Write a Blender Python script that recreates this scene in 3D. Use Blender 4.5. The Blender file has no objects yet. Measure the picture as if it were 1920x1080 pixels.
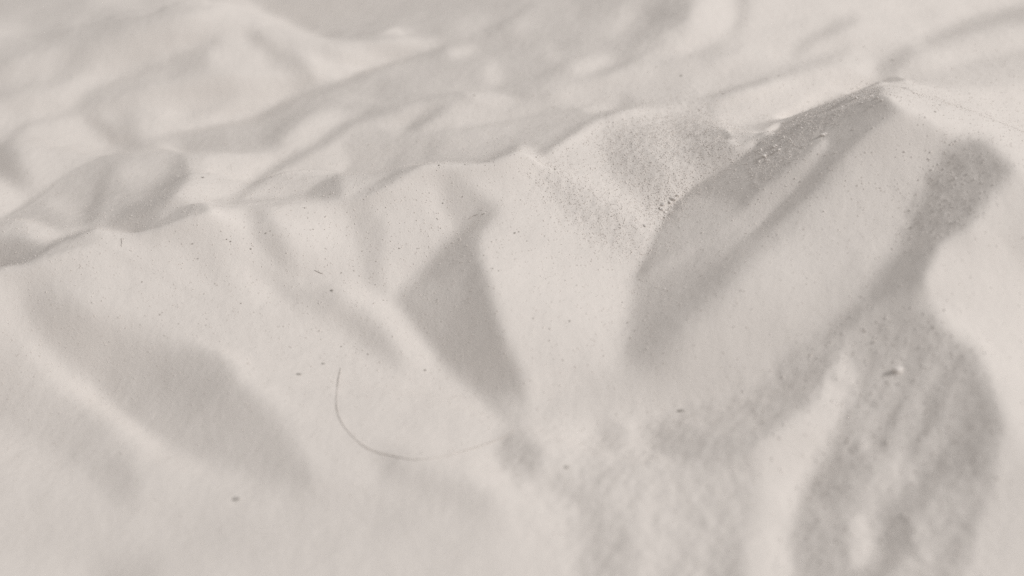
# Close-up of an off-white powdery plaster relief of ridges and valleys, shallow focus.
# 1 Blender unit = 1 cm.
import bpy, math, random
import numpy as np

sc = bpy.context.scene
sc.unit_settings.system = 'METRIC'
sc.unit_settings.scale_length = 0.01

# ------------------------------------------------------------------ camera
PITCH = math.radians(30.0)          # looking down
HALF = math.radians(20.0)           # half the horizontal field of view
DIST = 3.0 / math.tan(HALF)         # the frame is 6 cm wide where the axis meets the datum
CY, CZ = -DIST * math.cos(PITCH), DIST * math.sin(PITCH)
cam_data = bpy.data.cameras.new('camera')
cam = bpy.data.objects.new('camera', cam_data)
sc.collection.objects.link(cam)
cam.location = (0.0, CY, CZ)
cam.rotation_euler = (math.pi / 2 - PITCH, 0, 0)
cam_data.sensor_width = 36.0
cam_data.lens = 18.0 / math.tan(HALF)
cam_data.clip_start = 0.05
cam_data.clip_end = 500.0
cam_data.dof.use_dof = True
cam_data.dof.focus_distance = 8.95
cam_data.dof.aperture_fstop = 0.34
sc.camera = cam

# ------------------------------------------------------------------ light: a window-sized soft lamp on the right, pale room round it
LIGHT_AZ = math.radians(-14.0)
LIGHT_EL = math.radians(41.5)
world = bpy.data.worlds.new('World')
sc.world = world
world.use_nodes = True
wb_ = world.node_tree.nodes['Background']
wb_.inputs['Color'].default_value = (1.0, 0.978, 0.96, 1)
wb_.inputs['Strength'].default_value = 0.365
lamp_data = bpy.data.lights.new('window_light', 'AREA')
lamp_data.shape = 'DISK'
lamp_data.size = 36.0
lamp_data.energy = 149000.0
lamp_data.color = (1.0, 0.979, 0.96)
lamp = bpy.data.objects.new('window_light', lamp_data)
sc.collection.objects.link(lamp)
R_ = 150.0
lamp.location = (R_ * math.cos(LIGHT_EL) * math.cos(LIGHT_AZ), 1.0 + R_ * math.cos(LIGHT_EL) * math.sin(LIGHT_AZ), R_ * math.sin(LIGHT_EL))
lamp.rotation_euler = (0, math.pi / 2 - LIGHT_EL, LIGHT_AZ)

sc.view_settings.view_transform = 'Standard'
sc.view_settings.look = 'None'
sc.view_settings.exposure = 0.0
sc.view_settings.gamma = 1.0
sc.view_settings.use_curve_mapping = False
sc.render.engine = 'CYCLES'
sc.cycles.use_denoising = False
sc.cycles.max_bounces = 6
sc.cycles.diffuse_bounces = 4
import numpy as np
def gauss1(s):
    r=max(1,int(3*s)); x=np.arange(-r,r+1); k=np.exp(-x*x/(2*s*s)); return k/k.sum()
def blur(a,s):
    k=gauss1(s); r=len(k)//2
    for ax in (0,1):
        p=np.pad(a,[(r,r) if i==ax else (0,0) for i in (0,1)],mode='edge')
        o=np.zeros_like(a)
        for i,w in enumerate(k):
            o+=w*(p[i:i+a.shape[0]] if ax==0 else p[:,i:i+a.shape[1]])
        a=o
    return a
def polymask(pts,X,Y):
    m=np.zeros(X.shape,bool); n=len(pts)
    for i in range(n):
        x0,y0=pts[i]; x1,y1=pts[(i+1)%n]
        if y0==y1: continue
        c=((Y>=min(y0,y1))&(Y<max(y0,y1)))&(X<(x1-x0)*(Y-y0)/(y1-y0)+x0)
        m^=c
    return m.astype(np.float32)
def sketch(T,S=2,W=1920,H=1080,base=203.):
    w,h=W//S,H//S
    img=np.full((h,w),base,np.float32)
    for lum,sof,st in T:
        lum=lum if lum>205 else 205-(205-lum)*1.2
        pts=[tuple(float(v)/S for v in p.split(',')) for p in st.split()]
        s=max(sof*(0.6 if sof<3.5 else 1.15)/S,0.4); pad=int(3*s)+2
        xs=[p[0] for p in pts]; ys=[p[1] for p in pts]
        x0=max(0,int(min(xs))-pad); x1=min(w,int(max(xs))+pad+1); y0=max(0,int(min(ys))-pad); y1=min(h,int(max(ys))+pad+1)
        # mask computed on region extended past the frame so edges do not fade
        X,Y=np.meshgrid(np.arange(x0,x1)+.5,np.arange(y0,y1)+.5)
        m=blur(polymask(pts,X,Y),s)
        img[y0:y1,x0:x1]+=(lum-img[y0:y1,x0:x1])*m
    return img

HF=HALF; D=DIST; F=960/np.tan(HF); AZ,EL=LIGHT_AZ,LIGHT_EL
FW=np.array([0,np.cos(PITCH),-np.sin(PITCH)]); UP=np.array([0,np.sin(PITCH),np.cos(PITCH)])
def unproject(u,v,z):
    a=(u-960)/F; b=(540-v)/F
    dy=FW[1]+b*UP[1]; dz=FW[2]+b*UP[2]
    t=(z-CZ)/dz
    return t*a, CY+t*dy
def project(x,y,z):
    ry=y-CY; rz=z-CZ
    d=ry*FW[1]+rz*FW[2]
    return 960+F*x/d, 540-F*(ry*UP[1]+rz*UP[2])/d
X0,X1,Y0,Y1=-5.4,5.4,-2.6,6.6
def bil(A,gx,gy):
    h,w=A.shape
    gx=np.clip(gx,0,w-1.001); gy=np.clip(gy,0,h-1.001)
    i=gx.astype(int); j=gy.astype(int); fx=gx-i; fy=gy-j
    return (A[j,i]*(1-fx)+A[j,i+1]*fx)*(1-fy)+(A[j+1,i]*(1-fx)+A[j+1,i+1]*fx)*fy
def resize(A,h,w):
    gx,gy=np.meshgrid(np.linspace(0,A.shape[1]-1,w),np.linspace(0,A.shape[0]-1,h))
    return bil(A,gx,gy)
def anchors(L):
    P=[]
    for st in L:
        wt=1.
        wt={0:1.,1:8.,2:200.}[st.count('!')]; st=st.strip('!')
        q=np.array([[float(v) for v in p.split(',')] for p in st.split()])
        for a,b in zip(q[:-1],q[1:]):
            n=max(2,int(np.hypot(*(b-a)[:2])/6))
            for t in np.arange(n)/n:
                P.append(np.append(a+(b-a)*t,wt))
        P.append(np.append(q[-1],wt))
    P=np.array(P); x,y=unproject(P[:,0],P[:,1],P[:,2])
    return x,y,P[:,2],P[:,3]
def tone2lin(t):
    c=t/255.; return ((c+.055)/1.055)**2.4
def solve(L,T,h=.0125,iters=3,wa=.6,wb=.003,wslope=1.,wy=.12,wx=.25,amb=.29,dirr=.45,gain=1.,log=print,sim=True):
    S=sketch(T); S=blur(S,1.0)
    ax,ay,az,aw=anchors(L)
    lx,ly=np.cos(AZ),np.sin(AZ)
    e=np.clip((tone2lin(S)-amb)/dirr,.02,.985)
    SL=np.tan(np.clip(np.arcsin(e)-EL,-.75,.75))*gain     # wanted fall of the ground away from... (positive = faces the light)
    levels=[h*8,h*4,h*2,h]
    Z=None; corr=None
    for lv,hh in enumerate(levels):
        nx=int(round((X1-X0)/hh))+1; ny=int(round((Y1-Y0)/hh))+1
        gx=np.linspace(X0,X1,nx); gy=np.linspace(Y0,Y1,ny); GX,GY=np.meshgrid(gx,gy)
        A=np.zeros((ny,nx)); AV=np.zeros((ny,nx))
        fi=(ax-X0)/hh; fj=(ay-Y0)/hh
        ok=(fi>=0)&(fi<nx-1)&(fj>=0)&(fj<ny-1)
        i=np.floor(fi[ok]).astype(int); j=np.floor(fj[ok]).astype(int); fx=fi[ok]-i; fy=fj[ok]-j
        for di,dj,w in ((0,0,(1-fx)*(1-fy)),(1,0,fx*(1-fy)),(0,1,(1-fx)*fy),(1,1,fx*fy)):
            np.add.at(A,(j+dj,i+di),w*aw[ok]); np.add.at(AV,(j+dj,i+di),w*aw[ok]*az[ok])
        crease=np.clip(blur((A>=2.).astype(float),.8)*1.6,0,1)
        m=A>0; AV[m]/=A[m]; A=np.minimum(A,200.)
        if Z is None:
            Z=cg(np.zeros((ny,nx)),A*1.0,AV,None,None,hh,None,.02,0,lx,ly,0.002,600)
            Zr=Z.copy()
        else: Z=resize(Z,ny,nx); Zr=resize(Zr,ny,nx)
        if corr is not None: corr=resize(corr,ny,nx)
        else: corr=np.zeros((ny,nx))
        for it in range((3,3,3,2)[lv]):
            U,V=project(GX,GY,Z)
            vis=visible(GX,GY,Z,hh)
            inside=(U>-40)&(U<1960)&(V>-40)&(V<1120)
            w=(vis&inside).astype(float)
            Ud,Vd=U/2-.5,V/2-.5
            tgt=bil(SL,Ud,Vd)
            if sim and it>0:
                lin=bil(tone2lin(S),Ud,Vd)
                E=shade(Z,hh,lx,ly)
                err=np.clip((lin-(amb+dirr*E)),-.2,.2)*w
                corr=np.clip(corr+blur(err,1.0)*1.2,-.5,.5)
            Z=cg(Z,A*wa,AV,tgt+corr,w*wslope,hh,Zr,wb*(1-.93*crease),wy,lx,ly,0,150 if lv<3 else 90,wx)
            if log:
                E=shade(Z,hh,lx,ly); lin=bil(tone2lin(S),Ud,Vd)
                d=(lin-(amb+dirr*E))[w>0]; log(lv,it,'rms',np.sqrt((d**2).mean()),'bias',d.mean(),'z',Z.min(),Z.max())
    hid=np.clip(blur((~visible(GX,GY,Z,hh)).astype(float),2.)*2-1,0,1)   # sides nobody sees: keep them smooth
    Z=Z*(1-hid)+blur(Z,5.)*hid
    return gx,gy,Z,S
def cg(Z,A,AV,tgt,w,h,Zr,wb,wy,lx,ly,wm,n,wx=0.):
    # minimise anchors + slope along the light + bending + cross slope by conjugate gradients
    def dx(a): return (a[:,1:]-a[:,:-1])/h
    def dy(a): return (a[1:]-a[:-1])/h
    def dxT(b):
        o=np.zeros((b.shape[0],b.shape[1]+1)); o[:,1:]+=b; o[:,:-1]-=b; return o/h
    def dyT(b):
        o=np.zeros((b.shape[0]+1,b.shape[1])); o[1:]+=b; o[:-1]-=b; return o/h
    hb=0.04
    def lap(a):
        p=np.pad(a,1,mode='edge'); return (p[2:,1:-1]+p[:-2,1:-1]+p[1:-1,2:]+p[1:-1,:-2]-4*a)/h**2*hb
    # slope operator on cells
    def sl(a):
        gx=(dx(a)[1:]+dx(a)[:-1])/2; gy=(dy(a)[:,1:]+dy(a)[:,:-1])/2
        return -(lx*gx+ly*gy)
    def slT(c):
        z=np.zeros((c.shape[0]+1,c.shape[1])); z[1:]+=c/2; z[:-1]+=c/2
        q=np.zeros((c.shape[0],c.shape[1]+1)); q[:,1:]+=c/2; q[:,:-1]+=c/2
        return -(lx*dxT(z)+ly*dyT(q))
    s=(h/0.04)**2
    if w is not None:
        wc=(w[1:,1:]*w[:-1,:-1]*w[1:,:-1]*w[:-1,1:]); tc=(tgt[1:,1:]+tgt[:-1,:-1]+tgt[1:,:-1]+tgt[:-1,1:])/4
    wxm=0. if w is None else wx*(1-np.minimum(w[:,1:],w[:,:-1]))
    def op(a):
        o=A*a + s*lap(wb*lap(a)) + s*(wy+wm)*dyT(dy(a)) + s*(wm*dxT(dx(a)) + dxT(wxm*dx(a)))
        if w is not None: o=o+s*slT(wc*sl(a))
        return o
    b=A*AV
    if w is not None: b=b+s*slT(wc*tc)+s*wy*dyT(dy(Zr))+s*dxT(wxm*dx(Zr))
    # scale anchors against slopes
    x=Z.copy(); r=b-op(x)
    M=1./(A+s*(20*wb*(hb/h**2)**2+(0. if w is None else 1.5*w)/h**2+2*(wy+wm)/h**2)+1e-9); p=M*r; rs=(r*p).sum(); b0=(b*M*b).sum()
    for k in range(n):
        q=op(p); al=rs/((p*q).sum()+1e-30); x+=al*p; r-=al*q; y=M*r; rn=(r*y).sum()
        if rn<1e-9*(b0+1e-20): break
        p=y+rn/rs*p; rs=rn
    return x
def visible(GX,GY,Z,h):
    vx,vy,vz=-GX,CY-GY,CZ-Z
    n=np.sqrt(vx**2+vy**2); vis=np.ones(Z.shape,bool)
    for d in np.arange(1.5*h,2.2,max(h,.05)):
        t=d/n
        zz=bil(Z,(GX+vx*t-X0)/h,(GY+vy*t-Y0)/h)
        vis&=zz<Z+vz*t+.004
    return vis
def shade(Z,h,lx,ly,pen=np.radians(7.)):
    gy_,gx_=np.gradient(Z,h)
    nl=(np.sin(EL)-np.cos(EL)*(gx_*lx+gy_*ly))/np.sqrt(1+gx_**2+gy_**2)
    ny,nx=Z.shape; I,J=np.meshgrid(np.arange(nx),np.arange(ny))
    hor=np.full(Z.shape,-1.)
    for d in np.arange(h,1.6,max(h,.04)):
        zz=bil(Z,I+lx*d/h,J+ly*d/h)
        hor=np.maximum(hor,np.arctan2(zz-Z,d))
    v=np.clip((EL-hor)/(2*pen)+.5,0,1); v=v*v*(3-2*v)
    return np.clip(nl,0,1)*v
# facets traced off the relief (steepness as light/dark tone, edge softness, outline): solve() turns them into ground slopes; never used as colour
T = [
# ---- top left, far
(194,24,"0,0 340,0 200,80 0,120"),
(208,12,"0,42 45,42 58,62 20,75 0,78"),
(208,8,"138,40 172,42 160,60 140,60"),
(204,12,"165,0 270,0 260,25 180,14"),
(189,12,"190,35 260,22 235,55 185,75 120,135 88,152 130,95 80,60 100,45 140,68"),
(189,8,"0,112 45,98 95,88 95,97 50,106 0,122"),
(206,12,"20,120 60,102 120,98 105,125 60,150 20,150"),
(188,8,"0,168 50,155 130,140 170,105 175,125 140,152 60,168 0,190"),
(207,10,"110,182 150,140 220,90 250,112 180,152 140,192"),
(212,8,"50,192 140,184 148,198 100,216 55,207"),
(206,10,"0,195 25,195 25,222 0,235"),
(187,4,"0,272 12,258 35,234 60,224 105,217 150,204 150,212 105,226 62,233 40,245 15,270 0,285"),
(207,8,"60,235 140,215 165,230 205,262 190,285 120,310 60,320 45,280"),
(176,10,"0,275 12,258 26,272 34,310 62,345 22,345 0,330"),
(213,7,"0,338 55,376 0,412"),
(181,8,"155,215 180,212 232,245 270,264 330,257 345,287 310,276 270,280 235,287 212,275 180,240"),
(188,10,"222,212 250,208 250,270 215,265"),
(205,8,"172,200 214,200 216,226 196,222"),
(209,12,"268,165 372,155 392,180 340,230 280,258 262,240 300,215 280,190"),
(189,7,"140,195 160,175 200,150 250,125 310,100 350,84 400,64 440,62 392,90 386,120 430,130 445,142 380,152 300,157 240,176 180,196 150,206"),
(199,6,"165,182 330,124 336,132 178,190"),
(182,7,"318,95 352,82 354,92 322,104"),
(186,8,"355,105 385,100 385,140 352,140"),
(206,10,"262,62 330,40 345,90 290,100 268,85"),
(213,5,"320,45 400,15 430,3 470,10 510,25 560,50 600,68 640,78 700,75 760,66 800,73 832,84 720,112 660,142 640,155 600,160 570,140 530,125 500,100 470,92 440,82 400,66 330,92"),
(188,8,"465,48 490,65 520,88 560,95 572,115 586,140 592,156 565,150 540,135 510,120 500,95 470,75"),
(200,7,"596,92 612,95 656,128 646,134"),
(211,8,"440,150 500,140 540,155 562,166 530,186 480,206 440,226 400,233 360,251 320,250 360,215 410,195 440,180"),
(195,7,"345,222 440,170 452,178 360,228"),
# far slope in shade
(190,5,"468,0 1000,0 960,25 900,70 830,80 760,66 690,75 640,78 560,48 500,20"),
(204,13,"838,52 880,28 942,24 900,66 848,66"),
(213,8,"640,82 700,76 760,62 790,70 832,84 760,106 700,131 660,150"),
# ---- second ridge, its face towards us
(193,3,"330,248 480,216 560,170 645,151 680,134 780,97 870,70 930,46 1000,0 1300,0 1285,40 1230,75 1100,135 980,180 760,205 640,210 560,240 480,290 345,287 270,276"),
(182,5,"905,62 955,28 990,4 1005,4 960,42 915,68"),
(186,5,"680,136 760,106 838,84 838,94 760,116 690,146"),
(176,12,"1208,12 1292,0 1272,32 1205,48"),
(186,10,"1068,0 1175,0 1160,25 1080,32"),
(203,8,"1130,72 1150,40 1180,10 1195,20 1175,50 1140,78"),
(202,9,"960,55 1000,28 1010,48 975,70"),
(212,5,"838,91 870,82 904,88 880,103 845,110"),
(200,8,"708,137 770,120 752,142"),
(187,9,"700,152 770,145 750,187 708,187"),
(203,4,"618,188 660,182 690,184 712,192 680,192 640,192"),
(207,8,"912,108 936,114 942,150 908,166"),
(205,8,"1016,78 1040,92 1058,110 1033,117"),
(190,8,"1030,60 1080,50 1082,95 1058,100"),
(180,9,"478,264 520,228 562,213 604,198 560,250 508,282"),
(185,7,"340,258 425,246 432,275 345,286"),
(207,7,"528,266 560,235 602,209 645,204 632,230 600,246 560,271"),
(211,5,"385,292 430,288 518,293 522,308 480,335 424,378 390,386 340,391 296,408 330,370 378,330"),
(181,5,"600,265 640,232 690,208 742,202 765,213 705,222 662,236 622,270 540,312 480,352 440,384 428,384 480,337 540,296"),
(203,5,"440,384 545,322 640,282 705,240 760,222 722,265 642,326 560,372"),
(191,8,"640,262 700,240 740,250 720,300 660,310"),
(178,5,"752,250 780,224 820,203 852,198 800,236 780,251"),
(210,3,"866,175 930,172 982,187 960,200 930,202 900,191"),
(186,4,"905,173 960,150 1012,134 1062,117 1035,150 992,176 975,184 930,171"),
(211,6,"1066,122 1110,105 1155,100 1142,120 1110,138 1078,140"),
(188,5,"985,178 1060,150 1110,138 1152,115 1205,93 1242,70 1246,78 1200,108 1130,150 1060,162 1000,186"),
(187,8,"1152,82 1200,55 1232,44 1216,66 1170,86"),
(206,5,"1045,170 1087,164 1072,184 1045,190"),
(209,6,"1188,131 1230,127 1236,145 1205,151"),
(198,9,"1100,165 1190,150 1290,140 1300,180 1190,196 1120,192"),
(190,6,"1158,170 1190,175 1185,199 1163,196"),
(214,7,"1250,92 1290,70 1300,22 1320,0 1372,0 1380,30 1375,50 1355,77 1330,87 1290,97"),
(191,6,"1386,0 1412,0 1402,40 1386,55 1350,82 1310,97 1250,112 1228,126 1292,116 1350,102 1356,86 1373,60 1386,35"),
(188,5,"1312,118 1372,95 1400,78 1396,90 1365,108 1320,124"),
# ---- top right
(209,9,"1408,10 1414,0 1920,0 1920,16 1820,40 1740,60 1700,100 1640,110 1560,110 1500,105 1400,125 1300,165 1322,122 1392,92 1402,40"),
(203,6,"1440,50 1520,34 1605,28 1605,34 1520,42 1442,58"),
(188,7,"1484,106 1494,85 1530,60 1570,40 1614,22 1602,45 1560,66 1530,76 1511,90 1500,106"),
(195,5,"1420,150 1460,133 1510,112 1550,98 1605,82 1582,105 1540,127 1500,137 1450,146 1400,152"),
(190,3,"1292,188 1360,169 1440,144 1446,158 1400,172 1350,184"),
(213,5,"1350,190 1440,164 1500,140 1600,115 1640,110 1646,150 1600,165 1560,185 1500,220 1440,262 1390,300 1374,270 1350,232 1336,206"),
(189,6,"1728,78 1800,42 1860,22 1922,8 1922,44 1870,50 1800,72 1740,88"),
(200,8,"1720,24 1760,24 1770,34 1730,34"),
(203,12,"1640,108 1700,82 1760,86 1740,120 1700,140 1650,150"),
(186,7,"1646,122 1692,90 1724,96 1692,122 1678,142 1654,152"),
(209,8,"1740,98 1800,90 1850,80 1922,58 1922,92 1850,106 1790,126 1750,132"),
(198,5,"1690,142 1770,136 1830,114 1922,94 1922,160 1800,165 1690,162"),
(203,10,"1720,150 1800,138 1922,118 1922,166 1720,168"),
# ---- main ridge foot, left knob and hill behind it
(190,2,"0,415 60,370 130,320 200,290 270,278 310,275 345,287 355,330 300,410 255,437 200,425 150,425 110,435 60,415 30,415 0,432"),
(176,7,"176,330 205,308 218,300 196,360 182,420 152,422 170,370"),
(200,8,"88,358 130,380 155,404 128,420 88,390"),
(197,8,"230,310 270,285 322,285 320,310 260,352 230,342"),
(177,7,"346,292 356,320 322,370 290,412 255,438 198,420 220,392 270,370 310,330"),
(209,1.5,"296,273 318,273 350,287 340,287 312,279 296,277"),
(199,2,"0,432 22,418 50,412 112,432 150,440 60,476 0,500"),
(206,4,"40,418 62,416 118,436 95,452 60,446"),
(172,6,"0,445 30,442 90,462 100,470 60,500 0,504"),
# main front face
(209,3,"0,506 60,496 110,468 165,428 200,432 255,440 330,424 400,400 560,385 690,372 790,312 905,306 975,274 1010,288 1060,258 1120,225 1185,204 1290,190 1400,250 1240,440 1190,520 1180,700 1000,760 700,720 400,660 160,640 0,640"),
(172,3,"0,472 80,462 140,436 166,427 192,426 130,452 70,490 0,504"),
(204,2,"190,426 255,440 300,462 330,490 250,476 190,452 165,448 140,450"),
(192,2,"120,452 165,449 190,455 240,482 236,486 180,462 130,470 60,498 60,490"),
(199,2,"236,482 350,540 420,568 420,573 350,548 234,488"),
(180,2,"253,440 300,412 345,388 385,383 398,396 385,408 330,422 290,438"),
(176,5,"556,374 600,345 630,328 646,336 642,360 642,376 600,375"),
(199,4,"640,328 720,325 752,326 700,352 655,366 640,345"),
(185,2,"640,376 690,352 735,324 780,307 794,311 762,334 720,360 682,372"),
(191,2,"695,272 760,252 900,236 1040,206 1120,197 1182,203 1110,225 1060,255 1010,284 985,271 945,279 905,303 800,306 750,322 720,325 640,327"),
(181,5,"718,322 758,282 790,274 752,312"),
(182,5,"772,312 808,270 832,278 802,304"),
(198,6,"830,255 960,232 1030,222 960,250 860,280"),
(209,1.5,"1088,201 1130,194 1187,202 1150,206 1100,208"),
(183,2,"1006,286 1060,250 1112,221 1102,235 1062,262 1022,290"),
(174,1.5,"903,304 925,290 950,276 977,272 958,290 932,303"),
(214,5,"790,316 905,310 930,320 850,330 800,335"), (214,5,"955,292 985,280 1005,292 1020,312 975,318"),
(213,7,"440,455 520,500 640,540 700,560 690,572 600,545 500,515 440,470"),
(213,8,"540,395 640,385 640,450 600,480 560,450"),
# crest rims
(172,4,"200,416 255,431 300,404 345,380 345,388 300,412 255,439 200,425"),
(184,4,"400,376 530,373 560,364 560,372 530,381 400,382"),
(182,4,"790,299 905,297 945,272 975,266 977,272 945,279 905,304 790,308"),
(181,4,"1010,279 1060,247 1120,214 1185,196 1185,203 1120,223 1062,257 1012,287"),
(215,5,"400,388 530,387 640,381 690,374 790,319 905,311 960,286 960,300 905,324 800,334 700,388 640,396 530,401 400,403"),
(213,5,"172,433 255,445 330,432 390,413 390,426 330,446 255,459 182,447"),
(183,4,"480,219 560,173 645,154 680,137 690,148 645,165 560,187 480,233"),
(214,4,"1030,285 1110,236 1185,208 1290,195 1290,206 1185,220 1110,250 1040,296"),
# gullies in the main face
(188,8,"463,394 502,392 532,450 558,504 518,492 478,450"),
(193,9,"652,390 702,388 727,440 716,500 727,562 694,542 672,470"),
(191,10,"478,506 560,524 612,530 652,560 600,592 540,570"),
(191,10,"600,570 680,590 742,632 757,692 700,672 650,622"),
(200,12,"350,460 400,470 440,520 462,562 400,542 370,512"),
(205,8,"730,400 800,380 830,440 790,500 740,480"),
(190,8,"824,335 852,326 882,345 915,372 935,385 905,425 850,425 832,380"),
(174,9,"936,386 906,430 888,455 895,490 915,540 930,600 950,650 978,700 988,760 962,792 930,770 890,722 842,692 800,640 770,602 738,566 790,510 832,460 870,420 905,398"),
(181,16,"752,566 800,520 850,530 850,640 800,630"), (180,14,"850,690 930,680 960,770 920,760"), (170,8,"906,432 892,460 912,545 940,640 920,640 886,545 874,465"),
(213,8,"720,560 760,600 800,650 810,690 780,690 740,640 690,580"),
# gritty middle slope and big valley
(203,10,"1120,262 1150,230 1260,220 1332,213 1372,260 1388,290 1332,330 1280,360 1250,396 1182,362 1140,322"),
(190,12,"1130,250 1180,235 1230,290 1260,350 1235,400 1180,350 1140,310"),
(189,12,"1250,222 1340,213 1375,262 1388,290 1330,325 1290,290 1265,250"),
(201,8,"1010,310 1100,356 1205,432 1195,486 1120,452 1056,402"),
(195,5,"1640,244 1700,218 1760,262 1800,272 1780,330 1722,400 1700,440 1650,520 1590,580 1500,650 1400,700 1300,722 1180,742 1200,692 1260,655 1340,572 1410,482 1500,392 1580,302"),
(200,22,"1300,640 1400,540 1500,480 1570,510 1500,610 1400,690 1280,712"),
(181,1.5,"1440,263 1460,241 1505,217 1580,174 1640,157 1655,165 1652,178 1600,193 1560,208 1520,216 1480,236 1446,263"),
(165,2,"1240,418 1265,380 1300,345 1370,305 1440,262 1470,236 1520,215 1580,200 1640,180 1660,178 1682,206 1650,230 1600,260 1560,300 1500,370 1430,402 1380,425 1300,455 1240,482 1210,516 1188,522 1222,462"),
(185,9,"1238,425 1300,368 1370,372 1400,420 1300,470 1230,500 1200,515"),
(190,3,"1360,424 1440,346 1500,305 1530,275 1552,254 1554,277 1512,334 1440,402 1400,432 1340,472 1290,502 1255,512"),
(167,3,"1706,207 1682,204 1640,228 1590,250 1556,262 1554,277 1517,331 1454,391 1400,445 1418,452 1480,408 1530,362 1579,299 1642,244 1680,223"),
(178,8,"1579,299 1600,300 1560,350 1500,410 1440,450 1418,452 1480,408 1530,362"),
(177,16,"1188,522 1240,505 1330,485 1430,420 1460,440 1400,490 1330,570 1270,640 1230,690 1165,690 1185,600"),
(172,14,"1300,520 1400,450 1430,440 1380,500 1330,570 1290,590"),
(212,5,"1662,180 1700,158 1800,165 1922,160 1922,330 1880,298 1840,264 1780,264 1742,240 1716,209 1692,209 1682,200"),
(199,4,"1711,212 1746,240 1792,268 1700,292 1640,262"),
(168,10,"1740,332 1790,268 1850,264 1884,298 1905,325 1862,360 1840,400 1812,436 1770,455 1750,490 1738,540 1702,562 1650,572 1600,622 1540,652 1470,692 1440,692 1560,612 1640,522 1690,452 1712,382"),
(200,16,"1850,400 1925,345 1925,540 1850,500 1822,440"),
(211,5,"1768,456 1832,428 1872,442 1925,500 1925,870 1882,782 1842,702 1830,655 1790,640 1752,602 1730,560 1738,512"),
# ---- foreground right, rough and out of focus
(184,9,"1735,556 1762,605 1800,645 1832,655 1836,690 1852,720 1882,790 1872,900 1850,960 1810,1085 1478,1085 1486,1000 1500,920 1530,860 1562,800 1590,740 1604,690 1594,640 1650,580 1700,555"),
(174,10,"1800,700 1845,715 1868,790 1850,880 1815,920 1790,860 1815,800"),
(177,12,"1640,600 1710,570 1740,610 1700,650 1640,640"),
(188,5,"1700,640 1714,642 1662,760 1628,860 1612,856 1650,750"), (188,5,"1760,660 1774,662 1722,780 1684,850 1668,846 1706,770"), (188,5,"1810,690 1824,694 1772,810 1737,862 1722,856 1758,800"),
(171,5,"1730,650 1744,652 1692,770 1652,850 1638,848 1676,765"), (170,5,"1787,675 1800,678 1748,800 1710,852 1695,848 1730,790"),
(200,16,"1895,800 1925,870 1925,1085 1830,1085 1856,980 1884,900"),
(196,12,"1640,885 1690,848 1714,868 1682,930 1645,960 1620,940"),
(207,9,"1592,962 1628,950 1648,1000 1634,1066 1594,1066"),
(174,9,"1510,890 1590,838 1622,860 1580,930 1516,950"),
(173,8,"1795,820 1740,870 1700,925 1662,985 1670,1030 1644,1085 1670,1085 1702,1030 1730,950 1790,880"),
(193,10,"1740,935 1772,945 1735,1010 1700,1060 1712,985"),
(198,12,"1690,1050 1750,1030 1720,1085 1670,1085"),
(184,9,"1200,790 1290,755 1400,730 1480,690 1540,655 1602,622 1592,690 1545,745 1500,780 1440,812 1420,850 1350,880 1290,870 1230,850 1205,830"),
(177,10,"1400,760 1500,700 1580,640 1590,680 1540,740 1470,790 1420,820"),
(203,8,"1594,640 1606,690 1580,745 1560,820 1500,815 1480,800 1520,760 1550,700"),
(210,9,"1418,842 1470,808 1545,800 1556,838 1530,880 1508,915 1490,950 1478,1000 1474,1085 1390,1085 1400,1000 1432,930 1418,880"),
# ---- foreground middle
(200,16,"1000,760 1180,700 1350,715 1260,758 1180,790 1140,790 1000,800"),
(182,9,"928,832 962,800 1002,830 1016,870 985,892 938,872"),
(184,9,"1122,778 1172,800 1172,850 1128,855"),
(194,20,"1090,880 1200,850 1300,880 1420,860 1430,930 1400,1000 1330,985 1250,955 1190,920 1130,945 1060,915"),
(188,9,"960,882 1030,905 1090,918 1145,940 1120,960 1085,945 1000,912"),
(207,8,"1138,928 1184,893 1176,932 1146,950"),
(191,18,"1088,950 1170,960 1200,1030 1160,1085 1110,1085 1085,1020"),
(199,24,"1200,950 1320,985 1310,1085 1210,1085"),
(189,16,"1335,1015 1392,1000 1396,1085 1340,1085"),
(209,14,"900,850 970,895 1080,940 1082,1010 1072,1085 960,1085 950,990 880,900"),
(209,10,"1000,800 1060,790 1100,810 1090,850 1030,850"),
# ---- foreground left
(187,12,"245,635 310,647 410,660 432,690 480,740 530,800 576,865 586,910 530,910 450,885 380,865 310,835 250,800 210,770 185,730 170,680 165,640 200,620"),
(179,16,"270,670 400,664 430,700 430,760 350,780 290,750"),
(210,5,"250,600 320,630 410,656 470,690 470,676 400,640 330,610"),
(192,14,"25,545 95,528 130,545 165,600 200,635 190,690 130,690 90,650 50,600"),
(187,12,"50,545 95,540 112,600 104,640 72,600"),
(211,9,"55,625 130,690 220,770 300,835 290,850 200,795 100,722 40,655"),
(194,14,"0,705 60,715 140,752 200,792 250,860 262,920 236,960 195,930 160,890 110,850 50,815 0,800"),
(189,12,"185,862 240,866 252,920 208,928"),
(210,9,"440,690 500,712 600,765 590,780 500,740 440,705"),
(200,4,"480,698 560,722 640,744 640,754 560,732 478,706"),
(198,18,"0,995 200,1000 300,1010 400,990 520,1000 560,1040 480,1060 200,1060 0,1040"),
(192,12,"180,1050 300,1052 380,1068 250,1085 180,1085"),
(202,30,"480,1000 650,990 800,1020 950,1000 900,1085 500,1085"),
(193,14,"700,838 740,850 790,875 900,920 946,956 900,962 820,932 740,912 705,882"),
(187,10,"712,845 750,862 770,888 735,892 708,872"),
(197,16,"690,955 760,945 790,990 710,1000"),
(203,14,"480,720 560,735 640,760 760,775 830,795 700,790 560,755"),
(192,10,"930,740 975,730 985,775 960,795"),
]
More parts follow.
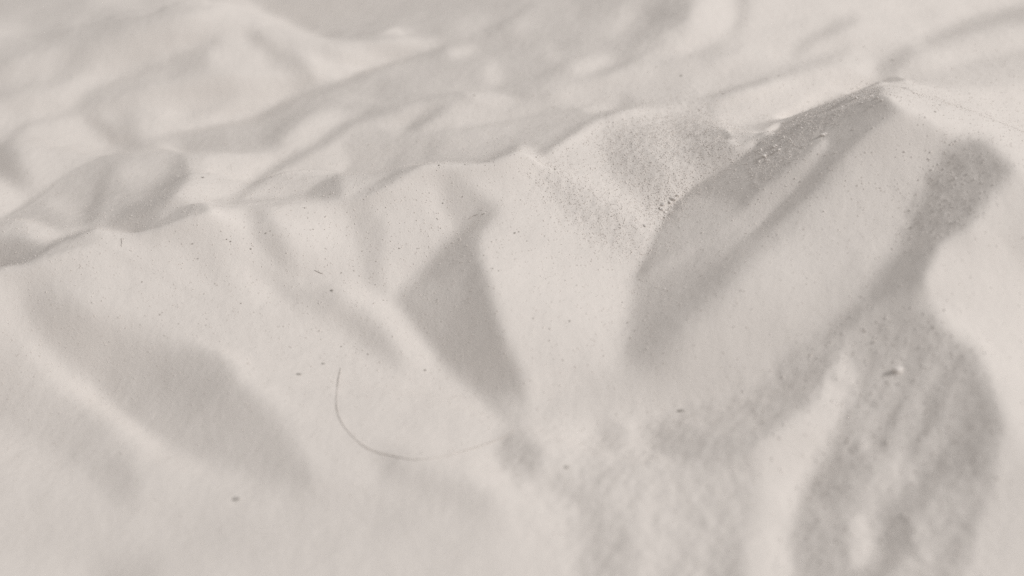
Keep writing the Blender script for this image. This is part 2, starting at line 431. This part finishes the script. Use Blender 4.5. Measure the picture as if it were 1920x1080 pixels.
# crest and valley lines: x,y in the 1920x1080 frame and height in cm above the datum
L = [
# main ridge crest
"!!-60,515,-.06 0,505,-.05 60,494,-.03 100,466,0 130,447,.03 165,428,.05 255,440,.0 345,392,.1 390,390,.1 530,384,.1 640,376,.13 690,367,.15 790,312,.3 900,306,.32 935,303,.33 980,274,.4 1010,286,.36",
"!1010,286,.36 1060,256,.36 1120,222,.3 1185,203,.26 1290,190,.25 1360,181,.27 1440,165,.32 1560,120,.45 1640,110,.52",
# far side of it
"!0,500,-.22 60,488,-.22 100,462,-.22 130,440,-.28 150,428,-.38 200,424,-.42 255,436,-.4 340,384,-.34 430,381,-.27 540,376,-.22 640,325,-.08 720,322,-.02 800,304,.02 900,303,.02 945,277,.03 1060,250,.06 1120,216,.12",
# hill behind at left
"!!-40,440,-.36 0,412,-.32 60,370,-.26 130,320,-.2 200,290,-.16 270,279,-.14 345,288,-.16",
"!!-30,452,-.16 30,416,-.1 60,414,-.1 115,434,-.15",
"!!560,372,.08 600,346,.1 632,328,.14 720,325,.16 780,307,.28",
"255,282,-.36 200,286,-.36 130,315,-.38",
"0,272,-.35 12,258,-.3 60,224,-.22 150,205,-.2 250,170,-.02 330,94,.16 400,65,.26 440,60,.3",
# second long ridge
"!270,276,-.22 330,248,-.14 480,216,-.0 560,170,.07 645,151,.12 680,134,.16 780,97,.25 870,70,.27 930,46,.32 1000,0,.4",
"!330,240,-.3 480,206,-.12 560,162,-.03 640,146,0 700,118,.08 780,90,.14 860,65,.2",
# third lines
"!430,383,-.25 540,298,-.1 640,235,.02 742,202,.1 830,190,.16 905,173,.18 1012,134,.24 1062,117,.27",
"!700,270,-.02 755,252,.02 900,236,.06 1040,206,.14 1120,196,.17 1182,200,.17",
"985,180,.14 1060,150,.2 1110,138,.22 1152,115,.27 1242,70,.36",
# far hill and what lies past it
"!270,62,.3 320,45,.33 400,15,.38 430,4,.4 470,10,.38 560,50,.3 640,78,.22 760,66,.24 832,84,.24",
"480,0,-.1 560,30,-.15 700,60,-.15 800,55,-.06 860,40,0",
"500,-30,-.08 700,-30,-.05 900,0,.12 960,-20,.2",
"-40,170,-.12 60,158,-.1 140,145,-.04 220,70,.05 260,22,.1",
"-40,60,-.12 100,70,-.08 200,-10,.05", "-40,0,-.02 150,-30,.08",
# top right
"1290,5,.46 1340,50,.42 1380,80,.4 1300,110,.36 1235,140,.3",
"1400,0,.5 1480,60,.44 1600,30,.54 1700,10,.58", "1500,110,.42 1600,85,.48 1700,85,.54",
"1730,75,0.52 1800,42,0.56 1860,22,0.6 1920,8,0.64 1980,0,0.68","1690,142,0.54 1770,136,0.56 1830,114,0.58 1920,94,0.62 1980,85,0.65",
# peak and its crest
"!1240,420,-0.03 1265,380,0.04 1300,345,0.13 1370,305,0.3 1440,262,0.48 1505,217,0.65 1580,180,0.78 1640,168,0.81 1662,178,0.83 1705,180,0.82 1750,180,0.81 1790,190,0.77 1830,212,0.7 1900,250,0.62 1980,300,0.53",
"!1255,385,-0.02 1290,345,0.04 1330,322,0.12 1380,288,0.24",
# valley below it
"1240,425,0.01 1225,450,-0.02 1190,525,-0.12 1178,600,-0.18 1165,690,-0.24 1060,760,-0.5 1040,860,-0.58 1000,1000,-0.66 980,1100,-0.72",
# spur right of the peak's gully
"1705,208,0.78 1640,240,0.72 1560,300,0.58 1480,380,0.4 1430,425,0.3 1370,490,0.16 1300,590,-0.06 1230,690,-0.26",
"1680,214,0.8 1600,264,0.64 1500,368,0.4 1400,440,0.22 1300,520,0.02 1200,560,-0.16",
# broad face and the shaded hollow under the right mass
"1760,262,.6 1700,400,.36 1640,500,.2 1560,610,.02 1470,690,-.14 1350,735,-.3 1250,765,-.42",
"1890,300,.56 1862,360,.5 1812,434,.4 1770,455,.34 1740,512,.24 1730,560,.18 1762,605,.16 1830,655,.16 1882,790,.1 1925,870,.05",
"1980,420,.42 1980,560,.2 1980,700,.05 1980,850,-.04",
"1592,640,-.02 1600,700,-.14 1570,820,-.3 1505,890,-.42 1480,1000,-.5 1460,1100,-.56",
"1860,900,-.02 1800,1085,-.1 1700,1120,-.2", "1600,960,-.36 1610,1100,-.44",
"1440,700,-.16 1330,800,-.38 1230,830,-.46", "1145,940,-.56 1090,1000,-.62 1080,1100,-.68","1400,860,-.4 1300,960,-.5 1280,1100,-.58",
# centre spur and the gully left of it
"980,276,.4 935,385,.26 888,455,.12 915,540,-.04 955,650,-.25 988,760,-.46 1000,830,-.54",
"850,330,.22 845,420,.06 800,510,-.1 760,575,-.22 800,650,-.33 850,700,-.41 930,775,-.52 950,860,-.58 980,1000,-.68",
"640,380,.12 690,450,.02 715,520,-.08 750,600,-.2 800,670,-.33",
"530,390,.1 520,470,-.04 600,570,-.22 720,660,-.38 760,760,-.5",
"400,400,.09 430,480,-.06 520,570,-.24 640,680,-.42",
# left spurs and foreground
"165,449,.03 250,490,-.07 350,545,-.19 420,572,-.25 550,615,-.34 640,690,-.45 760,800,-.56 900,930,-.66",
"60,500,-.04 100,600,-.22 200,720,-.42 300,830,-.56 420,900,-.64",
"0,520,-.07 40,620,-.22 130,720,-.38 260,840,-.54 300,950,-.64",
"180,590,-.2 300,645,-.28 400,664,-.34 560,722,-.46 640,750,-.5 760,860,-.6",
"-60,700,-.3 60,740,-.38 200,870,-.56 260,960,-.66", "-60,820,-.45 60,830,-.48 180,930,-.62",
"-60,1000,-.62 200,1010,-.68 500,1000,-.7 800,1000,-.7", "-80,1120,-.7 300,1120,-.75 700,1120,-.76 1000,1120,-.74",
]

# ------------------------------------------------------------------ the relief: solved ground plus fine lumps
gx_, gy_, Z_, S_ = solve(L, T, log=None)
H0 = gx_[1] - gx_[0]
rng = np.random.default_rng(11)
LAT = rng.random((256, 256))

def vnoise(x, y, wave, ang, off):
    ca, sa = math.cos(ang), math.sin(ang)
    u = (ca * x - sa * y) / wave + off * 17.3 + 1000
    v = (sa * x + ca * y) / wave + off * 9.1 + 1000
    i = np.floor(u).astype(int); j = np.floor(v).astype(int)
    fx = u - i; fy = v - j
    fx = fx * fx * fx * (fx * (fx * 6 - 15) + 10); fy = fy * fy * fy * (fy * (fy * 6 - 15) + 10)
    i0, i1, j0, j1 = i % 256, (i + 1) % 256, j % 256, (j + 1) % 256
    a = LAT[j0, i0] * (1 - fx) + LAT[j0, i1] * fx
    b = LAT[j1, i0] * (1 - fx) + LAT[j1, i1] * fx
    return (a * (1 - fy) + b * fy) * 2 - 1

def zone(polys, soft):
    """soft mask over the traced frame; read back at the ground point each pixel shows"""
    m = np.zeros((540, 960), np.float32)
    X, Y = np.meshgrid(np.arange(960) + .5, np.arange(540) + .5)
    for st in polys:
        m = np.maximum(m, polymask([tuple(float(v) / 2 for v in p.split(',')) for p in st.split()], X, Y))
    return blur(m, soft)

ROUGH = zone(["1180,800 1440,690 1600,610 1730,555 1840,655 1890,790 1850,1090 1460,1090 1500,900 1560,760 1420,840 1230,850",
              "1700,330 1800,262 1890,300 1840,420 1760,470 1690,470", "930,800 1180,780 1420,850 1380,1090 1080,1090 930,880"], 14)
GRIT1 = zone(["1000,300 1060,310 1130,350 1215,430 1205,490 1120,460 1050,400 990,340"], 9)
GRIT2 = zone(["1120,262 1150,225 1260,215 1340,210 1390,290 1300,345 1235,420 1150,330"], 12)
GRIT3 = zone(["1420,275 1480,232 1560,196 1600,200 1520,260 1470,320 1400,345", "1590,170 1650,160 1660,178 1600,192", "1200,400 1260,340 1300,345 1240,425"], 5)

PADN = int(round(1.2 / H0)); PAD = PADN * H0
Z_ = np.pad(Z_, PADN, mode='edge')                      # the plaster goes on past the traced part
XA, XB, YA, YB = X0 - PAD, X1 + PAD, Y0 - PAD, Y1 + PAD
NX = int(round((XB - XA) / .0134)) + 1
NY = int(round((YB - YA) / .0134)) + 1
xs = np.linspace(XA, XB, NX); ys = np.linspace(YA, YB, NY)
GX, GY = np.meshgrid(xs, ys)
ZF = blur(resize(Z_, NY, NX), .6)
U, V = project(GX, GY, ZF)
even = bil(zone(["1350,200 1500,150 1560,150 1490,205 1430,248 1385,280"], 3), U / 2 - .5, V / 2 - .5) * ((U > 1300) & (U < 1600))
ZF = ZF * (1 - even) + blur(ZF, 7.) * even               # the smooth bright slope behind the peak's crest
U, V = project(GX, GY, ZF)
inside = lambda m: bil(m, U / 2 - .5, V / 2 - .5) * ((U > -60) & (U < 1980) & (V > -60) & (V < 1140))
rough = inside(ROUGH); gr1 = inside(GRIT1); gr2 = inside(GRIT2); gr3 = inside(GRIT3)
calm = 1 + .5 * rough
ZF = ZF + calm * (.008 * vnoise(GX, GY, .75, .9, 12) + .007 * vnoise(GX, GY, .36, .3, 1) + .0024 * vnoise(GX, GY, .15, 1.1, 2) + .0011 * vnoise(GX, GY, .075, 2.0, 3) + .0006 * vnoise(GX, GY, .04, .7, 4))
ZF = ZF + rough * (.0026 * vnoise(GX, GY, .10, .5, 5) + .0024 * vnoise(GX, GY, .045, 1.4, 6) + .0016 * vnoise(GX, GY, .026, 2.4, 10))
ZF = ZF + (.0011 + .0030 * np.clip(gr1 + gr2 + gr3, 0, 1)) * vnoise(GX, GY, .022, .9, 7)
# beyond the traced part the relief simply goes on in more low ridges
out = np.clip(np.maximum(np.maximum(-U, U - 1920), np.maximum(-V, V - 1080)) / 500 - .25, 0, 1)
out = np.where(V < -30, np.clip((GY - 4.8) / 1.2, 0, 1), out); out = out * out * (3 - 2 * out)
ZF = ZF + out * (.16 * (1 - 2 * np.abs(vnoise(GX, GY, 1.5, .6, 8))) + .07 * (1 - 2 * np.abs(vnoise(GX, GY, .7, 1.2, 9))) - .05)

def ground(x, y):
    return bil(ZF, (np.asarray(x, float) - XA) / (xs[1] - xs[0]), (np.asarray(y, float) - YA) / (ys[1] - ys[0]))

def pick(u, v):
    """ground point that lies at a traced spot: walk the view ray until it meets the ground"""
    a = (u - 960) / F; b = (540 - v) / F
    dy = FW[1] + b * UP[1]; dz = FW[2] + b * UP[2]
    t0 = (1.3 - CZ) / dz; t1 = (-1.4 - CZ) / dz
    t = np.linspace(t0, t1, 1500)
    g = ground(t * a, CY + t * dy); z = CZ + t * dz
    k = int(np.argmax(z <= g)) or 1499
    lo, hi = t[k - 1], t[k]
    for _ in range(20):
        m = (lo + hi) / 2
        if CZ + m * dz <= float(ground(m * a, CY + m * dy)): hi = m
        else: lo = m
    return hi * a, CY + hi * dy, float(ground(hi * a, CY + hi * dy))

def mesh_from(name, co, faces, smooth=True):
    me = bpy.data.meshes.new(name)
    co = np.ascontiguousarray(co, np.float32); faces = np.ascontiguousarray(faces, np.int32)
    n, k = faces.shape
    me.vertices.add(len(co)); me.vertices.foreach_set('co', co.ravel())
    me.loops.add(n * k); me.loops.foreach_set('vertex_index', faces.ravel())
    me.polygons.add(n)
    me.polygons.foreach_set('loop_start', np.arange(0, n * k, k, dtype=np.int32))
    me.polygons.foreach_set('loop_total', np.full(n, k, np.int32))
    me.polygons.foreach_set('use_smooth', np.full(n, smooth, bool))
    me.update(calc_edges=True)
    return me

def link(name, me, mat, label=None, cat=None, group=None, kind=None):
    o = bpy.data.objects.new(name, me)
    sc.collection.objects.link(o)
    if mat and not me.materials: me.materials.append(mat)
    for k, v in (('label', label), ('category', cat), ('group', group), ('kind', kind)):
        if v: o[k] = v
    return o

# ------------------------------------------------------------------ materials
def nodes_of(name):
    m = bpy.data.materials.new(name); m.use_nodes = True
    nt = m.node_tree
    return m, nt, nt.nodes['Principled BSDF']

def plaster(name, base, grain=1.0):
    m, nt, b = nodes_of(name)
    tc = nt.nodes.new('ShaderNodeTexCoord')
    n1 = nt.nodes.new('ShaderNodeTexNoise'); n1.inputs['Scale'].default_value = 2.2; n1.inputs['Detail'].default_value = 6
    n2 = nt.nodes.new('ShaderNodeTexNoise'); n2.inputs['Scale'].default_value = 95; n2.inputs['Detail'].default_value = 3
    nt.links.new(tc.outputs['Object'], n1.inputs['Vector']); nt.links.new(tc.outputs['Object'], n2.inputs['Vector'])
    mx = nt.nodes.new('ShaderNodeMix'); mx.data_type = 'RGBA'
    mx.inputs[6].default_value = tuple(c * .965 for c in base) + (1,)
    mx.inputs[7].default_value = tuple(min(1, c * 1.03) for c in base) + (1,)
    ad = nt.nodes.new('ShaderNodeMath'); ad.operation = 'MULTIPLY_ADD'; ad.inputs[1].default_value = .5; 
    nt.links.new(n2.outputs['Fac'], ad.inputs[0])
    hv = nt.nodes.new('ShaderNodeMath'); hv.operation = 'MULTIPLY'; hv.inputs[1].default_value = .5
    nt.links.new(n1.outputs['Fac'], hv.inputs[0]); nt.links.new(hv.outputs[0], ad.inputs[2])
    nt.links.new(ad.outputs[0], mx.inputs[0]); nt.links.new(mx.outputs[2], b.inputs['Base Color'])
    n3 = nt.nodes.new('ShaderNodeTexNoise'); n3.inputs['Scale'].default_value = 70; n3.inputs['Detail'].default_value = 5; n3.inputs['Roughness'].default_value = .7
    nt.links.new(tc.outputs['Object'], n3.inputs['Vector'])
    bp = nt.nodes.new('ShaderNodeBump'); bp.inputs['Strength'].default_value = .8 * grain; bp.inputs['Distance'].default_value = .004
    nt.links.new(n3.outputs['Fac'], bp.inputs['Height']); nt.links.new(bp.outputs['Normal'], b.inputs['Normal'])
    b.inputs['Roughness'].default_value = .95; b.inputs['Specular IOR Level'].default_value = .15
    return m

def plain(name, col, rough=.9):
    m, nt, b = nodes_of(name)
    tc = nt.nodes.new('ShaderNodeTexCoord')
    n = nt.nodes.new('ShaderNodeTexNoise'); n.inputs['Scale'].default_value = 60
    nt.links.new(tc.outputs['Object'], n.inputs['Vector'])
    mx = nt.nodes.new('ShaderNodeMix'); mx.data_type = 'RGBA'
    mx.inputs[6].default_value = tuple(c * .8 for c in col) + (1,); mx.inputs[7].default_value = tuple(min(1, c * 1.15) for c in col) + (1,)
    nt.links.new(n.outputs['Fac'], mx.inputs[0]); nt.links.new(mx.outputs[2], b.inputs['Base Color'])
    b.inputs['Roughness'].default_value = rough; b.inputs['Specular IOR Level'].default_value = .2
    return m

BASE = (.804, .753, .711)
M_plaster = plaster('powdery_plaster', BASE)
M_crumb = plain('plaster_crumb', (.78, .735, .70))
M_grit = plain('beige_grit', (.66, .615, .56))
M_smudge = plain('grey_smudge', (.52, .49, .46))
M_dust = plain('dark_dust', (.40, .37, .34))
M_fibre = plain('grey_fibre', (.71, .67, .635), .6)

# ------------------------------------------------------------------ relief object, with a solid edge and underside
co = np.stack([GX, GY, ZF], -1).reshape(-1, 3)
idx = np.arange(NX * NY).reshape(NY, NX)
quads = np.stack([idx[:-1, :-1], idx[:-1, 1:], idx[1:, 1:], idx[1:, :-1]], -1).reshape(-1, 4)
ring = np.concatenate([idx[0, :], idx[1:, -1], idx[-1, -2::-1], idx[-2:0:-1, 0]])
low = co[ring].copy(); low[:, 2] = -2.0
nb = len(co); nr = len(ring); k = np.arange(nr); k2 = (k + 1) % nr
skirt = np.stack([ring[k], nb + k, nb + k2, ring[k2]], -1)
me = mesh_from('plaster_relief', np.concatenate([co, low]), np.concatenate([quads, skirt]))
link('plaster_relief', me, M_plaster, 'off-white powdery plaster relief of mountain ridges and valleys filling the frame', 'relief model')

# ------------------------------------------------------------------ loose matter on it
t_ = (1 + 5 ** .5) / 2
ICO_V = np.array([(-1, t_, 0), (1, t_, 0), (-1, -t_, 0), (1, -t_, 0), (0, -1, t_), (0, 1, t_), (0, -1, -t_), (0, 1, -t_), (t_, 0, -1), (t_, 0, 1), (-t_, 0, -1), (-t_, 0, 1)]) / math.hypot(1, t_)
ICO_F = np.array([(0, 11, 5), (0, 5, 1), (0, 1, 7), (0, 7, 10), (0, 10, 11), (1, 5, 9), (5, 11, 4), (11, 10, 2), (10, 7, 6), (7, 1, 8), (3, 9, 4), (3, 4, 2), (3, 2, 6), (3, 6, 8), (3, 8, 9), (4, 9, 5), (2, 4, 11), (6, 2, 10), (8, 6, 7), (9, 8, 1)])

def rots(n):
    q = rng.normal(size=(n, 4)); q /= np.linalg.norm(q, axis=1, keepdims=True)
    w, x, y, z = q.T
    return np.stack([np.stack([1 - 2 * (y * y + z * z), 2 * (x * y - z * w), 2 * (x * z + y * w)], -1),
                     np.stack([2 * (x * y + z * w), 1 - 2 * (x * x + z * z), 2 * (y * z - x * w)], -1),
                     np.stack([2 * (x * z - y * w), 2 * (y * z + x * w), 1 - 2 * (x * x + y * y)], -1)], 1)

def grains(x, y, r, sink=.25):
    n = len(x)
    v = ICO_V[None] * (1 + .28 * rng.normal(size=(n, 12, 1)))
    v = v * (r[:, None, None] * (.7 + .6 * rng.random((n, 1, 3))))
    v = np.einsum('nij,nkj->nki', rots(n), v)
    v[..., 0] += x[:, None]; v[..., 1] += y[:, None]; v[..., 2] += (ground(x, y) + r * (1 - 2 * sink))[:, None]
    f = ICO_F[None] + (np.arange(n) * 12)[:, None, None]
    return v.reshape(-1, 3), f.reshape(-1, 3)

def scatter(weight, n):
    w = (weight * np.clip(inside_view, 0, 1)).ravel(); w = w / w.sum()
    k = rng.choice(w.size, n, p=w)
    return GX.ravel()[k] + (rng.random(n) - .5) * .0125, GY.ravel()[k] + (rng.random(n) - .5) * .0125

inside_view = ((U > -60) & (U < 1980) & (V > -60) & (V < 1140)).astype(float)
dep = (GY - CY) * FW[1] + (ZF - CZ) * FW[2]
sharp = np.exp(-((dep - 8.95) / 1.1) ** 2)
clump = np.clip(vnoise(GX, GY, .16, .4, 21) * .9 + .5, 0, 1) ** 2
for nm, n, wgt, r0, r1, mat, lab in (
        ('loose_pale_grains', 22000, gr1 * 1.0 + gr2 * 1.3 + gr3 * 1.6 + .2 * sharp + .12 * rough * sharp, .0018, .0042, M_crumb, 'fine pale grains sprinkled over the sharp middle slopes'),
        ('loose_beige_grit', 6500, (gr1 * 1.3 + gr2 * 1.0 + gr3 * .3) * (.25 + clump) + .09 * sharp, .0011, .0022, M_grit, 'fine beige grit dusting the slopes round the central valley'),
        ('crumbly_lumps', 2200, rough * np.clip((U - 1330) / 250, 0, 1), .004, .009, M_crumb, 'crumbly pale lumps roughening the shaded lower right slopes')):
    gx1, gy1 = scatter(wgt, n)
    v, f = grains(gx1, gy1, r0 + (r1 - r0) * rng.random(n) ** 2, .74 if nm == 'crumbly_lumps' else .35)
    link(nm, mesh_from(nm, v, f, nm == 'crumbly_lumps'), mat, lab, 'grit', None, 'stuff')

def lump_mesh(name, seed, flat=.75):
    import bmesh
    r = random.Random(seed); bm = bmesh.new()
    bmesh.ops.create_icosphere(bm, subdivisions=2, radius=1)
    ph = [(r.uniform(-1, 1), r.uniform(-1, 1), r.uniform(-1, 1), r.uniform(0, 6)) for _ in range(7)]
    for v in bm.verts:
        s = 1 + sum(.11 * math.sin(3.2 * (a * v.co.x + b * v.co.y + c * v.co.z) + d) for a, b, c, d in ph)
        v.co = v.co * s; v.co.z *= flat
    me = bpy.data.meshes.new(name); bm.to_mesh(me); bm.free()
    return me

CRUMBS = [lump_mesh('plaster_crumb', 30 + i) for i in range(4)]
for m_ in CRUMBS: m_.materials.append(M_crumb)
SPECKS = [lump_mesh('dust_speck', 50 + i, .6) for i in range(3)]
for m_ in SPECKS: m_.materials.append(M_dust)
SMUDGES = [lump_mesh('dust_smudge', 70 + i, .3) for i in range(3)]
for m_ in SMUDGES: m_.materials.append(M_smudge)
rr = random.Random(5)

def put(kind, u, v, r, label, group, cat, stretch=1.0, rot=None):
    x, y, z = pick(u, v)
    me = rr.choice(CRUMBS if kind == 'plaster_crumb' else SMUDGES if kind == 'dust_smudge' else SPECKS)
    o = link(kind, me, None, label, cat, group)
    o.location = (x, y, z + r * .35)
    o.scale = (r * stretch, r, r)
    o.rotation_euler = (0, 0, rr.uniform(0, 6.28) if rot is None else rot)
    return o
# white crumbs on the shaded flank of the peak
G_CR = 'white crumbs on the shaded flank of the peak'
for u, v, r in ((1433, 293, .012), (1452, 275, .011), (1447, 288, .008), (1470, 258, .007), (1423, 304, .007), (1503, 240, .006), (1461, 281, .009), (1482, 262, .007),
                (1440, 301, .008), (1410, 330, .006), (1427, 281, .007), (1495, 222, .008), (1510, 217, .006)):
    put('plaster_crumb', u, v, r, 'small white crumb on the dark left flank of the tall right peak', G_CR, 'crumb', 1.3)
G_CT = 'white crumbs near the summit'
for u, v, r in ((1606, 184, .008), (1633, 181, .009), (1626, 186, .006), (1645, 184, .006), (1654, 188, .007), (1616, 193, .005)):
    put('plaster_crumb', u, v, r, 'white crumb on the ridge just below the tall right summit', G_CT, 'crumb', 1.4)
put('plaster_crumb', 1545, 253, .014, 'lone white crumb in the gully left of the summit', None, 'crumb', 1.5)
G_CV = 'pale crumbs at the valley head'
for u, v, r in ((1243, 384, .012), (1262, 374, .012), (1240, 392, .011), (1256, 380, .009), (1271, 366, .009), (1228, 402, .008), (1209, 424, .007), (1248, 398, .008)):
    put('plaster_crumb', u, v, r, 'pale crumb at the head of the central valley', G_CV, 'crumb', 1.6)
put('plaster_crumb', 1683, 695, .022, 'white blurred crumb on the rough shaded slope at lower right', None, 'crumb', 1.2)
# dark dust specks
for u, v, r, lab in ((380, 333, .019, 'dark oval speck on the bright patch behind the left ridge'),
                     (1245, 408, .011, 'black speck at the bottom of the central valley head'),
                     (1709, 427, .013, 'round dark speck on the broad grey face below the summit'),
                     (797, 694, .013, 'dark speck just left of the shaded wedge above the long fibre'),
                     (622, 545, .015, 'grey speck on the bright spur left of the shaded wedge'),
                     (1674, 113, .017, 'grey blurred speck above the summit at upper right'),
                     (889, 179, .017, 'grey speck on the far ridge above the bright patch'),
                     (965, 437, .014, 'dark speck on the bright slope right of the shaded wedge tip'),
                     (1278, 770, .026, 'dark blurred speck at the top of the lower right hollow'),
                     (1062, 876, .022, 'dark blurred speck on the pale ground near the bottom centre'),
                     (443, 936, .03, 'large blurred grey speck on the pale ground at lower left'),
                     (560, 702, .024, 'larger grey smudge left of the long fibre'),
                     (606, 682, .017, 'smaller grey smudge just above the end of the long fibre'),
                     (1356, 176, .011, 'speck on the far crest line above the gritty slope'),
                     (1277, 142, .012, 'flat speck on the far slope above the gritty patch'),
                     (1460, 142, .012, 'speck on the far dark band above the bright slope')):
    put('dust_smudge' if r > .0165 else 'dust_speck', u, v, r * (.42 if r > .0165 else .4), lab, None, 'speck', 1.4, 0.0)
G_SP = 'tiny dark specks on the bright middle slopes'
SP = """976,375 1026,334 1065,293 1110,251 1137,216 1110,221 1251,221 973,435 1005,295 1040,317 1065,340 988,452 830,381 819,410 826,428 571,390 577,409 507,433 499,437
587,430 679,471 640,512 577,575 704,534 749,466 766,433 786,466 867,369 823,310 872,309 907,479 924,504 935,508 905,402 361,457 371,485 432,453 470,467 425,449
266,529 304,586 335,607 452,569 386,610 300,590 640,650 664,650 690,664 719,563 820,562 1000,597 1167,567 1177,605 1190,620 1068,602 1231,640 1377,573 1389,545 1441,443 1364,485
1753,210 1731,234 1790,188 1713,175 1835,248 1836,262 1802,201 1862,190 1548,192 1489,299 1500,341 1353,101 1577,114 1620,88""".split()
def spot(u, v):
    if v < 200 and u < 1300: return 'tiny dark speck on the far crest above the gritty slope'
    if v < 270 and u > 1650: return 'tiny dark speck on the bright ground beside the right summit'
    if u > 1330: return 'tiny dark speck on the shaded slopes of the right peak'
    if u > 1140 and v > 520: return 'tiny dark speck at the left foot of the shaded right slope'
    if u > 900: return 'tiny dark speck on the bright slope right of the shaded wedge'
    if u > 700 and v < 480: return 'tiny dark speck above and left of the shaded wedge tip'
    if u > 480 and v < 540: return 'tiny dark speck on the pale face under the middle crest'
    if u > 600: return 'tiny dark speck on the pale spur left of the shaded wedge foot'
    return 'tiny dark speck on the pale left face under the ridge'
for p in SP:
    u, v = (float(c) for c in p.split(','))
    put('dust_speck', u, v, rr.uniform(.0026, .0046), spot(u, v), G_SP, 'speck', rr.uniform(1, 1.5))

def fibre(name, pts, r, label, lift=.01, seg=10, sides=6, group=None):
    """a hair-thin tube laid on the ground along traced spots"""
    P = np.array([pick(u, v) for u, v in pts])
    d = np.r_[0, np.cumsum(np.linalg.norm(np.diff(P[:, :2], axis=0), axis=1))]
    n = len(P)
    # Catmull-Rom through the spots
    Q = []
    for i in range(n - 1):
        p0, p1, p2, p3 = P[max(i - 1, 0)], P[i], P[i + 1], P[min(i + 2, n - 1)]
        for t in np.arange(seg) / seg:
            Q.append(.5 * ((2 * p1) + (p2 - p0) * t + (2 * p0 - 5 * p1 + 4 * p2 - p3) * t * t + (3 * p1 - p0 - 3 * p2 + p3) * t ** 3))
    Q.append(P[-1]); Q = np.array(Q)
    z = ground(Q[:, 0], Q[:, 1]); zs = z.copy()
    for _ in range(30): zs[1:-1] = np.maximum(z[1:-1], (zs[:-2] + zs[2:]) / 2)
    Q[:, 2] = zs + lift
    vs, fs = [], []
    for i, c in enumerate(Q):
        tn = Q[min(i + 1, len(Q) - 1)] - Q[max(i - 1, 0)]; tn /= np.linalg.norm(tn)
        s = np.cross(tn, (0, 0, 1)); s /= np.linalg.norm(s); up = np.cross(s, tn)
        rad = r * (.35 if i in (0, len(Q) - 1) else 1.0) * (1 + .12 * math.sin(i * .9))
        for k in range(sides):
            a = 2 * math.pi * k / sides
            vs.append(c + rad * (math.cos(a) * s + math.sin(a) * up))
    for i in range(len(Q) - 1):
        for k in range(sides):
            a, b = i * sides + k, i * sides + (k + 1) % sides
            fs.append((a, b, b + sides, a + sides))
    return link(name, mesh_from(name, np.array(vs), np.array(fs)), M_fibre, label, 'fibre', group)

fibre('fibre', ((639, 690), (634, 720), (631, 755), (637, 785), (655, 812), (684, 838), (725, 853), (775, 862), (825, 857), (880, 843), (925, 828), (952, 815), (966, 806)), .0019,
      'long curved grey fibre lying in a loop across the lower middle', .002)
fibre('fibre', ((880, 411), (886, 406), (896, 402)), .0022, 'short dark fibre inside the shaded wedge near its tip', .003)
fibre('fibre', ((228, 447), (229, 455), (228, 463)), .0022, 'short upright fibre just below the left ridge crest', .003)
fibre('fibre', ((590, 507), (600, 512), (606, 514)), .002, 'short fine fibre on the pale slope left of centre', .003)
